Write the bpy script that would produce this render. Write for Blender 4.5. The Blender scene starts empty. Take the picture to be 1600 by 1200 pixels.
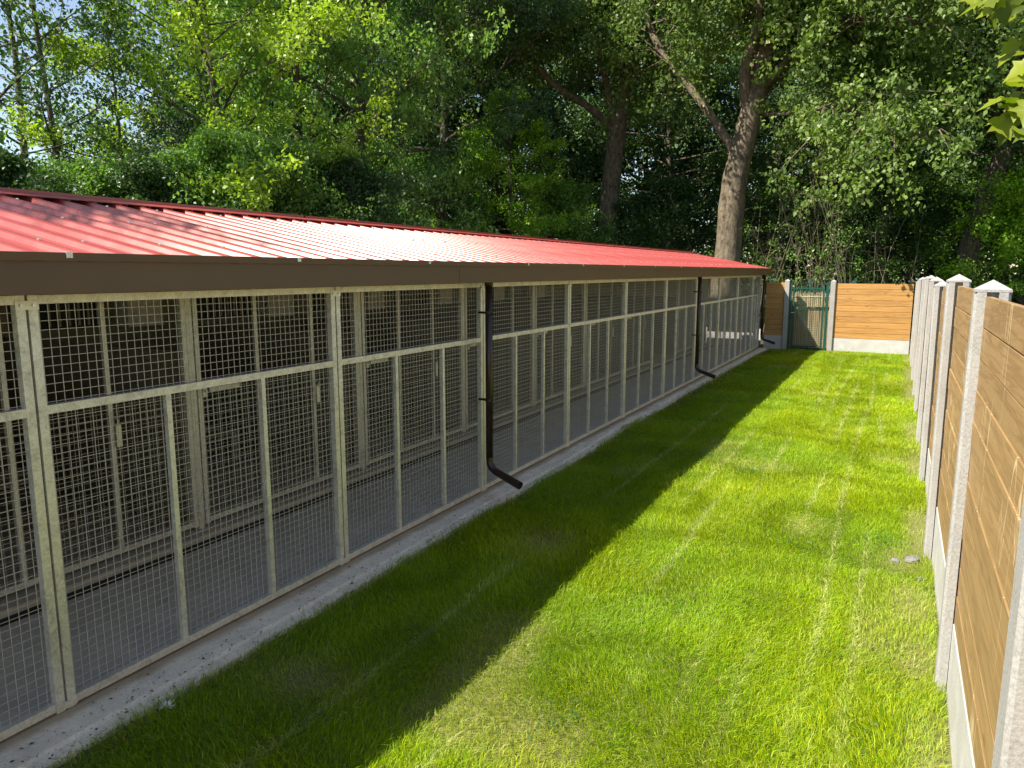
import bpy, math, random
import numpy as np
from mathutils import Vector

SC = bpy.context.scene
COL = SC.collection
R = math.radians

# ------------------------------------------------------------------ camera, sky, sun, exposure
CAM_H = 2.13
PITCH, YAW = 8.769, 27.89
cam_data = bpy.data.cameras.new('camera')
cam_data.sensor_width = 36.0
cam_data.lens = 1141.0 / 1600.0 * 36.0
cam_data.clip_start = 0.05
cam_data.clip_end = 600.0
cam = bpy.data.objects.new('camera', cam_data)
COL.objects.link(cam)
cam.location = (0, 0, CAM_H)
cam.rotation_euler = (R(90 - PITCH), 0, R(YAW))
SC.camera = cam

SUN_TO = Vector((-1.0, -1.10, 1.72)).normalized()      # towards the sun
sun_el = math.asin(SUN_TO.z)
world = bpy.data.worlds.new('World')
SC.world = world
world.use_nodes = True
wn = world.node_tree.nodes
sky = wn.new('ShaderNodeTexSky')
sky.sky_type = 'NISHITA'
sky.sun_disc = False
sky.sun_elevation = sun_el
sky.sun_rotation = math.atan2(SUN_TO.x, SUN_TO.y)
sky.air_density = 1.0
sky.dust_density = 0.5
sky.ozone_density = 1.5
wn['Background'].inputs['Strength'].default_value = 0.092
world.node_tree.links.new(sky.outputs['Color'], wn['Background'].inputs['Color'])

sun_data = bpy.data.lights.new('sun', 'SUN')
sun_data.energy = 5.0
sun_data.angle = R(0.5)
sun_data.color = (1.0, 0.955, 0.88)
sun = bpy.data.objects.new('sun', sun_data)
COL.objects.link(sun)
sun.rotation_euler = SUN_TO.to_track_quat('Z', 'Y').to_euler()
sun.location = (-20, -20, 40)

vs = SC.view_settings
vs.view_transform = 'Standard'
vs.look = 'None'
vs.gamma = 1.0
vs.exposure = 1.2
vs.use_curve_mapping = False
vs.use_white_balance = True
vs.white_balance_temperature = 7250.0
vs.white_balance_tint = 10.0
SC.cycles.max_bounces = 6
SC.cycles.diffuse_bounces = 4
SC.cycles.transmission_bounces = 3
SC.cycles.sample_clamp_indirect = 6.0

# ------------------------------------------------------------------ helpers
rng = np.random.default_rng(7)
random.seed(7)


def at(px, dist, z=0.0):
    """ground position under image column px (1600 wide) at a distance in metres"""
    a = -R(YAW) + math.atan((px - 800) / (1141 / math.cos(R(PITCH))))
    return Vector((dist * math.sin(a), dist * math.cos(a), z))


def height_at(py, dist):
    return CAM_H + dist * math.tan(math.atan((600 - py) / 1141) - R(PITCH))


def tag(o, label=None, cat=None, group=None, kind=None):
    if label: o['label'] = label
    if cat: o['category'] = cat
    if group: o['group'] = group
    if kind: o['kind'] = kind
    return o


def empty(name, loc=(0, 0, 0), rz=0.0, parent=None):
    o = bpy.data.objects.new(name, None)
    o.empty_display_size = 0.2
    o.location = loc
    o.rotation_euler = (0, 0, rz)
    o.parent = parent
    COL.objects.link(o)
    return o


def link(name, me, parent=None, loc=(0, 0, 0), rot=(0, 0, 0)):
    o = bpy.data.objects.new(name, me)
    o.location = loc
    o.rotation_euler = rot
    o.parent = parent
    COL.objects.link(o)
    return o


class MB:
    def __init__(self):
        self.v = []; self.f = []

    def box(self, x0, x1, y0, y1, z0, z1):
        b = len(self.v)
        self.v += [(x0, y0, z0), (x1, y0, z0), (x1, y1, z0), (x0, y1, z0), (x0, y0, z1), (x1, y0, z1), (x1, y1, z1), (x0, y1, z1)]
        self.f += [(b, b+3, b+2, b+1), (b+4, b+5, b+6, b+7), (b, b+1, b+5, b+4), (b+1, b+2, b+6, b+5), (b+2, b+3, b+7, b+6), (b+3, b, b+4, b+7)]
        return self

    def quad(self, a, b_, c, d):
        b = len(self.v); self.v += [a, b_, c, d]; self.f.append((b, b+1, b+2, b+3)); return self

    def extrude(self, prof, axis, a, b_, caps=True):
        """profile of 2D points swept from a to b_ along axis ('x','y','z')"""
        n = len(prof); s = len(self.v)
        for t in (a, b_):
            for (p, q) in prof:
                self.v.append({'x': (t, p, q), 'y': (p, t, q), 'z': (p, q, t)}[axis])
        for i in range(n):
            j = (i + 1) % n
            self.f.append((s+i, s+j, s+n+j, s+n+i))
        if caps:
            self.f.append(tuple(range(s+n-1, s-1, -1))); self.f.append(tuple(range(s+n, s+2*n)))
        return self

    def tube(self, pts, radii, n=8, caps=True):
        pts = [Vector(p) for p in pts]
        if not hasattr(radii, '__len__'): radii = [radii] * len(pts)
        s = len(self.v)
        prev = None
        for i, p in enumerate(pts):
            d = (pts[min(i+1, len(pts)-1)] - pts[max(i-1, 0)])
            if d.length < 1e-9: d = Vector((0, 0, 1))
            d.normalize()
            ref = Vector((0, 0, 1)) if abs(d.z) < 0.9 else Vector((1, 0, 0))
            if prev is None:
                u = d.cross(ref).normalized()
            else:
                u = (prev - d * prev.dot(d))
                u = u.normalized() if u.length > 1e-6 else d.cross(ref).normalized()
            prev = u
            w = d.cross(u)
            for k in range(n):
                a = 2 * math.pi * k / n
                self.v.append(tuple(p + (u * math.cos(a) + w * math.sin(a)) * radii[i]))
        for i in range(len(pts) - 1):
            for k in range(n):
                k2 = (k + 1) % n
                self.f.append((s+i*n+k, s+i*n+k2, s+(i+1)*n+k2, s+(i+1)*n+k))
        if caps:
            self.f.append(tuple(s + k for k in range(n-1, -1, -1)))
            e = s + (len(pts)-1)*n
            self.f.append(tuple(e + k for k in range(n)))
        return self

    def mesh(self, name, mat, smooth=False):
        me = bpy.data.meshes.new(name)
        me.from_pydata(self.v, [], self.f)
        me.materials.append(mat)
        if smooth: me.polygons.foreach_set('use_smooth', [True] * len(me.polygons))
        me.update()
        return me

    def build(self, name, mat, parent=None, smooth=False, loc=(0, 0, 0), rot=(0, 0, 0)):
        return link(name, self.mesh(name, mat, smooth), parent, loc, rot)


def np_mesh(name, verts, faces, mat, attrs=None, smooth=False):
    """verts (n,3), faces (m,k) arrays; attrs: dict of name -> per-vertex float"""
    me = bpy.data.meshes.new(name)
    nv, (nf, k) = len(verts), faces.shape
    me.vertices.add(nv); me.vertices.foreach_set('co', verts.astype(np.float32).ravel())
    me.loops.add(nf * k); me.loops.foreach_set('vertex_index', faces.astype(np.int32).ravel())
    me.polygons.add(nf)
    me.polygons.foreach_set('loop_start', np.arange(0, nf * k, k, dtype=np.int32))
    try:
        me.polygons.foreach_set('loop_total', np.full(nf, k, dtype=np.int32))
    except Exception:
        pass
    if smooth: me.polygons.foreach_set('use_smooth', np.ones(nf, dtype=bool))
    me.update(calc_edges=True)
    for an, av in (attrs or {}).items():
        if av.ndim == 1:
            a = me.attributes.new(an, 'FLOAT', 'POINT'); a.data.foreach_set('value', av.astype(np.float32))
        else:
            a = me.attributes.new(an, 'FLOAT_COLOR', 'POINT'); a.data.foreach_set('color', av.astype(np.float32).ravel())
    me.materials.append(mat)
    return me


def vnoise(x, y, seed=0):
    """smooth value noise, 0..1"""
    r = np.random.default_rng(seed); T = r.random((256, 256))
    xi = np.floor(x).astype(int); yi = np.floor(y).astype(int)
    fx = x - xi; fy = y - yi
    fx = fx*fx*(3-2*fx); fy = fy*fy*(3-2*fy)
    g = lambda a, b: T[a & 255, b & 255]
    return (g(xi, yi)*(1-fx)+g(xi+1, yi)*fx)*(1-fy)+(g(xi, yi+1)*(1-fx)+g(xi+1, yi+1)*fx)*fy


# ------------------------------------------------------------------ materials
class NT:
    def __init__(self, name):
        self.m = bpy.data.materials.new(name); self.m.use_nodes = True
        self.t = self.m.node_tree; self.n = self.t.nodes
        self.p = self.n['Principled BSDF']; self.out = self.n['Material Output']

    def add(self, kind, **kw):
        nd = self.n.new(kind)
        for k, v in kw.items():
            if k in nd.inputs: nd.inputs[k].default_value = v
            else: setattr(nd, k, v)
        return nd

    def l(self, a, b): self.t.links.new(a, b)

    def coord(self, scale=(1, 1, 1), rand=True, kind='Object'):
        tc = self.add('ShaderNodeTexCoord'); mp = self.add('ShaderNodeMapping')
        mp.inputs['Scale'].default_value = scale
        src = tc.outputs[kind]
        if rand:
            oi = self.add('ShaderNodeObjectInfo')
            mu = self.add('ShaderNodeMath', operation='MULTIPLY'); mu.inputs[1].default_value = 57.0
            self.l(oi.outputs['Random'], mu.inputs[0])
            va = self.add('ShaderNodeVectorMath', operation='ADD')
            self.l(src, va.inputs[0]); self.l(mu.outputs[0], va.inputs[1]); src = va.outputs[0]
        self.l(src, mp.inputs['Vector'])
        return mp.outputs['Vector']

    def noise(self, vec, scale, detail=4, rough=0.6, dist=0.0):
        nd = self.add('ShaderNodeTexNoise'); nd.inputs['Scale'].default_value = scale
        nd.inputs['Detail'].default_value = detail; nd.inputs['Roughness'].default_value = rough
        nd.inputs['Distortion'].default_value = dist
        self.l(vec, nd.inputs['Vector']); return nd.outputs['Fac']

    def ramp(self, fac, stops):
        nd = self.add('ShaderNodeValToRGB'); cr = nd.color_ramp
        while len(cr.elements) < len(stops): cr.elements.new(0.5)
        for e, (p, c) in zip(cr.elements, stops):
            e.position = p; e.color = (*c, 1) if len(c) == 3 else c
        self.l(fac, nd.inputs['Fac']); return nd.outputs['Color']

    def mix(self, fac, a, b, mode='MIX'):
        nd = self.add('ShaderNodeMix', data_type='RGBA', blend_type=mode)
        for s, v in ((nd.inputs[0], fac), (nd.inputs[6], a), (nd.inputs[7], b)):
            if hasattr(v, 'links') or isinstance(v, bpy.types.NodeSocket): self.l(v, s)
            elif isinstance(v, (int, float)): s.default_value = v
            else: s.default_value = (*v, 1)
        return nd.outputs[2]

    def bump(self, h, strength, dist=0.01):
        nd = self.add('ShaderNodeBump'); nd.inputs['Strength'].default_value = strength
        nd.inputs['Distance'].default_value = dist
        self.l(h, nd.inputs['Height']); self.l(nd.outputs['Normal'], self.p.inputs['Normal'])

    def base(self, c):
        if isinstance(c, bpy.types.NodeSocket): self.l(c, self.p.inputs['Base Color'])
        else: self.p.inputs['Base Color'].default_value = (*c, 1)

    def set(self, **kw):
        for k, v in kw.items(): self.p.inputs[k.replace('_', ' ')].default_value = v
        return self


def mat_simple(name, c, rough=0.5, metal=0.0, var=0.15, scale=8.0, bump=0.0):
    n = NT(name); v = n.coord()
    f = n.noise(v, scale, 5)
    lo = tuple(x * (1 - var) for x in c); hi = tuple(min(1, x * (1 + var)) for x in c)
    n.base(n.ramp(f, [(0.3, lo), (0.7, hi)])); n.set(Roughness=rough, Metallic=metal)
    if bump: n.bump(n.noise(v, scale * 8, 4), bump)
    return n.m


def mat_galv(name, c=(0.74, 0.72, 0.62), metal=0.5):
    n = NT(name); v = n.coord()
    f = n.noise(v, 14, 6, 0.7, 0.6); g = n.noise(v, 70, 3, 0.6, 1.2)
    col = n.ramp(f, [(0.3, tuple(x*0.55 for x in c)), (0.5, c), (0.7, tuple(min(1, x*1.25) for x in c))])
    col = n.mix(0.35, col, n.ramp(g, [(0.38, (0.40, 0.385, 0.31)), (0.62, (0.92, 0.90, 0.80))]))
    n.base(col); n.set(Metallic=metal)
    n.l(n.ramp(g, [(0.3, (0.36,)*3), (0.7, (0.6,)*3)]), n.p.inputs['Roughness'])
    n.bump(g, 0.12, 0.004)
    return n.m


def mat_concrete(name, c=(0.5, 0.495, 0.47), speck=0.5, dirt=None, stain=None):
    n = NT(name); v = n.coord()
    f = n.noise(v, 5, 6, 0.65); g = n.noise(v, 90, 4, 0.7)
    col = n.ramp(f, [(0.3, tuple(x*0.8 for x in c)), (0.7, tuple(min(1, x*1.15) for x in c))])
    col = n.mix(speck, col, n.ramp(g, [(0.36, tuple(x*0.55 for x in c)), (0.5, c), (0.66, tuple(min(1, x*1.35) for x in c))]))
    if dirt:
        h = n.noise(v, 2.2, 6, 0.7, 0.8)
        col = n.mix(n.ramp(h, [(0.52, (0, 0, 0)), (0.75, (0.75,)*3)]), col, dirt)
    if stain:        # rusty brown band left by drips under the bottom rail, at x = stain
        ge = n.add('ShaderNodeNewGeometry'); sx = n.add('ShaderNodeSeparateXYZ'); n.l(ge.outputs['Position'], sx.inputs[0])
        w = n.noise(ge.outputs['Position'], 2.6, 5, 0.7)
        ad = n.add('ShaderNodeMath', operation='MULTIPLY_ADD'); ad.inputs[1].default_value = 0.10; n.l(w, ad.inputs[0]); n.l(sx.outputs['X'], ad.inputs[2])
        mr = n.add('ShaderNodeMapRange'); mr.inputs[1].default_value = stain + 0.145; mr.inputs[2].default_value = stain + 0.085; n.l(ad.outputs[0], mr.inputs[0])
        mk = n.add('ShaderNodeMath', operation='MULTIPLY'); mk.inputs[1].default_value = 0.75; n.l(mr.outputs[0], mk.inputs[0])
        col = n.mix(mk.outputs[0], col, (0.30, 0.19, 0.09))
        cr = n.noise(ge.outputs['Position'], 1.1, 7, 0.75, 1.5)
        col = n.mix(n.ramp(cr, [(0.49, (0,)*3), (0.5, (0.35,)*3), (0.51, (0,)*3)]), col, (0.2, 0.17, 0.13))
    n.base(col); n.set(Roughness=0.85)
    n.bump(g, 0.35, 0.006)
    return n.m


def mat_wood(name, c, axis='y', streaks=False, knots=True):
    """softwood boards: grain runs along the given object axis"""
    sc = {'y': (9, 0.55, 9), 'x': (0.55, 9, 9), 'z': (9, 9, 0.55)}[axis]
    n = NT(name); v = n.coord(sc)
    w = n.noise(v, 3.0, 3, 0.5, 0.6)
    ww = n.add('ShaderNodeMath', operation='MULTIPLY'); ww.inputs[1].default_value = 5.5; n.l(w, ww.inputs[0])
    fr = n.add('ShaderNodeMath', operation='PINGPONG'); fr.inputs[1].default_value = 1.0; n.l(ww.outputs[0], fr.inputs[0])
    fine = n.noise(v, 14, 4, 0.7)
    a = n.ramp(fr.outputs[0], [(0.0, tuple(x*1.12 for x in c)), (0.55, c), (0.85, (c[0]*0.62, c[1]*0.52, c[2]*0.42)), (1.0, (c[0]*0.52, c[1]*0.42, c[2]*0.32))])
    a = n.mix(0.4, a, n.ramp(fine, [(0.3, tuple(x*0.7 for x in c)), (0.7, tuple(min(1, x*1.25) for x in c))]))
    if knots:
        v2 = n.coord({'y': (1, 0.45, 1), 'x': (0.45, 1, 1), 'z': (1, 1, 0.45)}[axis])
        vo = n.add('ShaderNodeTexVoronoi'); vo.inputs['Scale'].default_value = 5.5; n.l(v2, vo.inputs['Vector'])
        k = n.ramp(vo.outputs['Distance'], [(0.05, (1,)*3), (0.13, (0,)*3)])
        a = n.mix(k, a, (c[0]*0.42, c[1]*0.3, c[2]*0.22))
    oi = n.add('ShaderNodeObjectInfo')
    a = n.mix(0.35, a, n.mix(oi.outputs['Random'], tuple(x*0.72 for x in c), tuple(min(1, x*1.2) for x in c)))
    if streaks:      # pale vertical light reflections, painted into the colour of the boards
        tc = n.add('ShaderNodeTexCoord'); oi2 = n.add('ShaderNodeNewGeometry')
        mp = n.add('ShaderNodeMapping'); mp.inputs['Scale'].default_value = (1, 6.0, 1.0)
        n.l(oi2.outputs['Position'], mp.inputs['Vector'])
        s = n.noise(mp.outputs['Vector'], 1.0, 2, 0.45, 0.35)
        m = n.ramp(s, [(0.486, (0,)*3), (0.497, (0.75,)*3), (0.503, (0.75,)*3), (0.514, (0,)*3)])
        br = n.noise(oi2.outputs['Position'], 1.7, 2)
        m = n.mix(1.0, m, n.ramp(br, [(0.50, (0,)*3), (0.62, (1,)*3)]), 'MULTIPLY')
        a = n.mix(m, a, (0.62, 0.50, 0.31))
    n.base(a); n.set(Roughness=0.65)
    n.bump(fine, 0.25, 0.004)
    return n.m


def mat_leaf(name, rough=0.46, trans=0.40, spec=0.4):
    n = NT(name)
    oi = n.add('ShaderNodeObjectInfo'); at_ = n.add('ShaderNodeAttribute', attribute_name='tint')
    dark = n.mix(1.0, oi.outputs['Color'], (0.55, 0.6, 0.6), 'MULTIPLY')
    lite = n.mix(1.0, oi.outputs['Color'], (1.6, 1.4, 1.05), 'MULTIPLY')
    c = n.mix(at_.outputs['Fac'], dark, lite)
    n.base(c); n.set(Roughness=rough); n.p.inputs['Specular IOR Level'].default_value = spec
    tr = n.add('ShaderNodeBsdfTranslucent'); mx = n.add('ShaderNodeMixShader'); mx.inputs[0].default_value = trans
    n.l(n.mix(1.0, c, (1.2, 1.35, 0.6), 'MULTIPLY'), tr.inputs['Color'])
    n.l(n.p.outputs[0], mx.inputs[1]); n.l(tr.outputs[0], mx.inputs[2]); n.l(mx.outputs[0], n.out.inputs['Surface'])
    return n.m


def mat_bark(name, c):
    n = NT(name); v = n.coord((1, 1, 0.35), rand=False)
    f = n.noise(v, 9, 6, 0.7, 0.5); v2 = n.coord((1, 1, 3.0), rand=False); h = n.noise(v2, 3.0, 4, 0.6, 0.6)
    col = n.ramp(f, [(0.35, tuple(x*0.35 for x in c)), (0.52, c), (0.72, tuple(min(1, x*1.7) for x in c))])
    col = n.mix(n.ramp(h, [(0.52, (0,)*3), (0.66, (0.7,)*3)]), col, (c[0]*0.5, c[1]*0.5, c[2]*0.45))
    g = n.noise(v, 1.3, 3)
    col = n.mix(n.ramp(g, [(0.55, (0,)*3), (0.75, (0.45,)*3)]), col, (0.10, 0.12, 0.04))
    n.base(col); n.set(Roughness=0.9); n.bump(f, 1.0, 0.06)
    return n.m


M = {}
M['galv'] = mat_galv('galvanised_steel')
M['wire'] = mat_simple('galvanised_wire', (0.50, 0.49, 0.43), 0.5, 0.3, 0.1, 20)
M['brown'] = mat_simple('brown_coated_steel', (0.105, 0.055, 0.023), 0.45, 0.0, 0.08, 3)
M['brown_dark'] = mat_simple('dark_brown_plastic', (0.035, 0.02, 0.014), 0.3, 0.0, 0.12, 6)
M['concrete'] = mat_concrete('concrete_post', (0.30, 0.30, 0.297), 0.45)
M['gravel_board'] = mat_concrete('smooth_concrete', (0.43, 0.435, 0.44), 0.3, dirt=(0.33, 0.32, 0.29))
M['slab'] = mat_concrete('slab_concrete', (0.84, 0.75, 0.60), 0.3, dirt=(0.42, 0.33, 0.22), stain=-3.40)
M['floor'] = mat_concrete('floor_concrete', (0.60, 0.56, 0.47), 0.2, dirt=(0.45, 0.41, 0.33))
M['curb'] = mat_concrete('curb_concrete', (0.50, 0.45, 0.35), 0.2)
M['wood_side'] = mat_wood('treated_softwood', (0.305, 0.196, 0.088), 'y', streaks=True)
M['wood_end'] = mat_wood('fresh_softwood', (0.42, 0.225, 0.068), 'x')
M['wall'] = mat_simple('brown_panel', (0.20, 0.17, 0.105), 0.6, 0, 0.15, 2.5)
M['cream'] = mat_simple('cream_panel', (0.55, 0.52, 0.42), 0.5, 0, 0.06, 3)
M['greypanel'] = mat_simple('pale_grey_panel', (0.48, 0.48, 0.44), 0.5, 0, 0.08, 3)
M['black'] = mat_simple('black_vent', (0.012, 0.012, 0.012), 0.6, 0, 0.2, 5)
M['green_paint'] = mat_simple('green_coated_steel', (0.006, 0.060, 0.042), 0.4, 0, 0.1, 6)
M['zinc'] = mat_simple('zinc_screw', (0.7, 0.68, 0.66), 0.3, 0.7, 0.1, 6)
M['reed'] = mat_wood('willow_screen', (0.50, 0.40, 0.25), 'z', knots=False)
M['bark'] = mat_bark('grey_bark', (0.15, 0.122, 0.085))
M['bark_dark'] = mat_bark('dark_bark', (0.10, 0.08, 0.06))
M['twig'] = mat_simple('dry_twig', (0.15, 0.13, 0.085), 0.8, 0, 0.25, 4)
M['leaf'] = mat_leaf('leaf')
M['leaf_far'] = mat_leaf('far_leaf', 0.5, 0.0)
M['leaf_bright'] = mat_leaf('maple_leaf', 0.45, 0.5)
M['stone'] = mat_simple('grey_stone', (0.17, 0.17, 0.175), 0.85, 0, 0.25, 9, 0.4)
M['litter'] = mat_simple('dry_leaf', (0.17, 0.10, 0.055), 0.8, 0, 0.4, 1.0)
M['clipping'] = mat_simple('dry_clipping', (0.10, 0.085, 0.05), 0.8, 0, 0.4, 3)
M['feather'] = mat_simple('white_feather', (0.75, 0.74, 0.72), 0.8, 0, 0.1, 5)
M['shutter'] = mat_simple('pale_shutter', (0.75, 0.72, 0.62), 0.55, 0, 0.1, 5)


def mat_roof():
    n = NT('red_coated_roof'); v = n.coord(rand=False, kind='Object')
    f = n.noise(v, 3.0, 5); g = n.noise(v, 30, 4, 0.7, 0.5)
    col = n.ramp(f, [(0.3, (0.28, 0.042, 0.038)), (0.7, (0.37, 0.062, 0.055))])
    col = n.mix(n.ramp(g, [(0.70, (0,)*3), (0.78, (0.55,)*3)]), col, (0.6, 0.3, 0.27))
    n.base(col)
    n.l(n.ramp(f, [(0.3, (0.25,)*3), (0.7, (0.34,)*3)]), n.p.inputs['Roughness'])
    n.bump(g, 0.05, 0.003)
    return n.m


M['roof'] = mat_roof()


def mat_grass():
    n = NT('grass_blade'); a = n.add('ShaderNodeAttribute', attribute_name='bladecol')
    n.base(a.outputs['Color']); n.set(Roughness=0.5); n.p.inputs['Specular IOR Level'].default_value = 0.3
    tr = n.add('ShaderNodeBsdfTranslucent'); mx = n.add('ShaderNodeMixShader'); mx.inputs[0].default_value = 0.4
    n.l(n.mix(1.0, a.outputs['Color'], (1.3, 1.3, 0.5), 'MULTIPLY'), tr.inputs['Color'])
    n.l(n.p.outputs[0], mx.inputs[1]); n.l(tr.outputs[0], mx.inputs[2]); n.l(mx.outputs[0], n.out.inputs['Surface'])
    return n.m


def mat_soil(name, stops, scale=6):
    n = NT(name); v = n.coord(rand=False)
    f = n.noise(v, scale, 8, 0.75); g = n.noise(v, scale * 9, 5, 0.7)
    col = n.mix(0.5, n.ramp(f, stops), n.ramp(g, stops)); n.base(col); n.set(Roughness=0.95)
    n.bump(g, 0.7, 0.02); return n.m


M['grass'] = mat_grass()
M['soil'] = mat_soil('lawn_soil', [(0.3, (0.09, 0.12, 0.02)), (0.5, (0.15, 0.17, 0.035)), (0.62, (0.20, 0.17, 0.075)), (0.8, (0.27, 0.21, 0.12))])
M['forest'] = mat_soil('forest_floor', [(0.3, (0.02, 0.022, 0.008)), (0.55, (0.05, 0.05, 0.02)), (0.8, (0.10, 0.075, 0.04))], 2)

# ------------------------------------------------------------------ the ground
tag(MB().quad((-150, -120, -0.04), (150, -120, -0.04), (150, 220, -0.04), (-150, 220, -0.04)).build('ground', M['forest']), kind='structure')

# lawn soil with gentle unevenness
nx, ny = 36, 130
gx = np.linspace(-3.35, 0.42, nx); gy = np.linspace(-3.0, 21.3, ny)
GX, GY = np.meshgrid(gx, gy, indexing='ij')


def lawn_z(x, y):
    return 0.010 * (vnoise(x * 0.9 + 5, y * 0.9 + 5, 3) - 0.5) + 0.010 * (vnoise(x * 3.1, y * 3.1 + 40, 4) - 0.5)


V = np.stack([GX, GY, lawn_z(GX, GY)], -1).reshape(-1, 3)
ii = np.arange(nx * ny).reshape(nx, ny)
F = np.stack([ii[:-1, :-1], ii[1:, :-1], ii[1:, 1:], ii[:-1, 1:]], -1).reshape(-1, 4)
tag(link('lawn_soil', np_mesh('lawn_soil', V, F, M['soil'], smooth=True)), kind='structure')

# concrete slab in front of the kennel, with an uneven poured edge
ys = np.arange(-3.0, 21.05, 0.12)


def slab_edge(y):
    y = np.asarray(y, float)
    return -3.10 - 0.05 * np.clip((y - 4) / 6, 0, 1) + 0.07 * (vnoise(y * 0.55, y * 0 + 3, 9) - 0.5) + 0.02 * (vnoise(y * 3.5, y * 0 + 7, 10) - 0.5)


e = slab_edge(ys); v = []; f = []
for i, (y, ex) in enumerate(zip(ys, e)):
    jz = 0.012 * (vnoise(np.array([y * 2.2]), np.array([1.0]), 11)[0] - 0.5)
    v += [(-4.45, y, 0.05), (ex - 0.10, y, 0.045 + jz * .3), (ex - 0.075, y, 0.034 + jz), (ex - 0.008, y, 0.03 + jz), (ex + 0.01, y, -0.05)]
    if i:
        a = (i - 1) * 5; b = i * 5
        for k in range(4): f.append((a+k, a+k+1, b+k+1, b+k))
f.append((4, 3, 2, 1, 0)); nb = (len(ys)-1)*5; f.append((nb, nb+1, nb+2, nb+3, nb+4))
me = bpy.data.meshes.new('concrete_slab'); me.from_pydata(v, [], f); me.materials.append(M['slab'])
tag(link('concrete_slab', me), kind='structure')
tag(MB().box(-4.55, -3.46, -3.0, 20.9, 0.0, 0.057).build('corridor_floor', M['floor']), kind='structure')
tag(MB().box(-4.665, -4.555, -3.0, 20.9, 0.0, 0.0535).build('drain_channel', M['black']), kind='structure')
tag(MB().box(-7.6, -4.67, -3.0, 20.9, -0.02, 0.10).build('pen_floor', M['curb']), kind='structure')

# ------------------------------------------------------------------ kennel building
Y0, Y1 = -1.98, 20.95
kennel = empty('dog_kennel', (-5.4, 9.4, 0))
tag(kennel, 'long dog kennel with galvanised mesh front, brown fascia and red ribbed metal roof', 'kennel')
KO = Vector((5.4, -9.4, 0))          # children are built in world space and shifted by this


def kpart(mb, name, mat, parent=kennel, smooth=False):
    return mb.build(name, mat, parent, smooth, loc=KO if parent is kennel else (0, 0, 0))


EAVE_X, EAVE_Z, RIDGE_X = -3.142, 2.178, -5.40
SLOPE = 0.198
RIDGE_Z = EAVE_Z + SLOPE * (EAVE_X - RIDGE_X)

# roof sheets: trapezoid ribs every 0.2 m, one sheet per metre on each slope
PITCH_R, RH = 0.2, 0.030


def sheet_profile(w):
    pts = []
    for k in range(int(round(w / PITCH_R))):
        y = k * PITCH_R
        pts += [(y, 0), (y + 0.055, 0), (y + 0.058, 0.0035), (y + 0.066, 0.0035), (y + 0.069, 0), (y + 0.136, 0), (y + 0.1505, RH * 0.76), (y + 0.1525, RH), (y + 0.182, RH)]
    pts.append((w, 0))
    return pts


def sheet_mesh(side, w):
    prof = sheet_profile(w); v = []; f = []
    L = (EAVE_X - RIDGE_X) - 0.03
    n = len(prof)
    for (d, zz) in ((0.03, SLOPE * L), (L + 0.03, 0.0)):
        for (y, h) in prof:
            v.append((side * d, y, zz + h))
    for i in range(n - 1): f.append((i, n + i, n + i + 1, i + 1) if side > 0 else (i, i + 1, n + i + 1, n + i))
    # turned-down front edge
    s = len(v)
    for (y, h) in prof: v.append((side * (L + 0.03), y, h - 0.006))
    for i in range(n - 1): f.append((n + i, s + i, s + i + 1, n + i + 1))
    me = bpy.data.meshes.new('roof_sheet'); me.from_pydata(v, [], f); me.materials.append(M['roof']); return me


def screw_mesh(side, w, seed):
    r = random.Random(seed); mb = MB(); L = EAVE_X - RIDGE_X
    for dd in (0.32, 1.15, 1.95):
        for k in range(int(w / PITCH_R)):
            if (k + int(dd * 3)) % 2 == 0: continue
            d = dd + r.uniform(-.03, .03); y = k * PITCH_R + 0.17; z = SLOPE * (L - d) + RH
            mb.tube([(side*d, y, z), (side*d, y, z + 0.007)], 0.0085, 6)
    return mb.mesh('screw_head', M['zinc'])


front_sheet = sheet_mesh(1, 1.0); back_sheet = sheet_mesh(-1, 1.0); front_last = sheet_mesh(1, 0.8)
screws = [screw_mesh(1, 1.0, k) for k in range(3)]
ya = Y0 - 0.02
nsheets = 23
for k in range(nsheets):
    o = link('roof_sheet', front_sheet, kennel, KO + Vector((RIDGE_X, ya + k, EAVE_Z)))
    tag(link('screw_heads', screws[k % 3], o), kind='stuff')
    link('roof_sheet', back_sheet, kennel, KO + Vector((RIDGE_X, ya + k, EAVE_Z)))
YE = ya + nsheets
# ridge cap lying on the rib crests
zc = RIDGE_Z + RH + 0.012
for (a, b) in ((ya - 0.02, ya + 7.7), (ya + 7.68, ya + 15.4), (ya + 15.38, YE + 0.03)):
    kpart(MB().extrude([(RIDGE_X - 0.17, zc - 0.032), (RIDGE_X - 0.02, zc - 0.002), (RIDGE_X - 0.02, zc + 0.02), (RIDGE_X + 0.02, zc + 0.02), (RIDGE_X + 0.02, zc - 0.002), (RIDGE_X + 0.17, zc - 0.032),
                        (RIDGE_X + 0.17, zc - 0.036), (RIDGE_X + 0.0, zc - 0.004), (RIDGE_X - 0.17, zc - 0.036)], 'y', a, b), 'ridge_cap', M['roof'])

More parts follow.
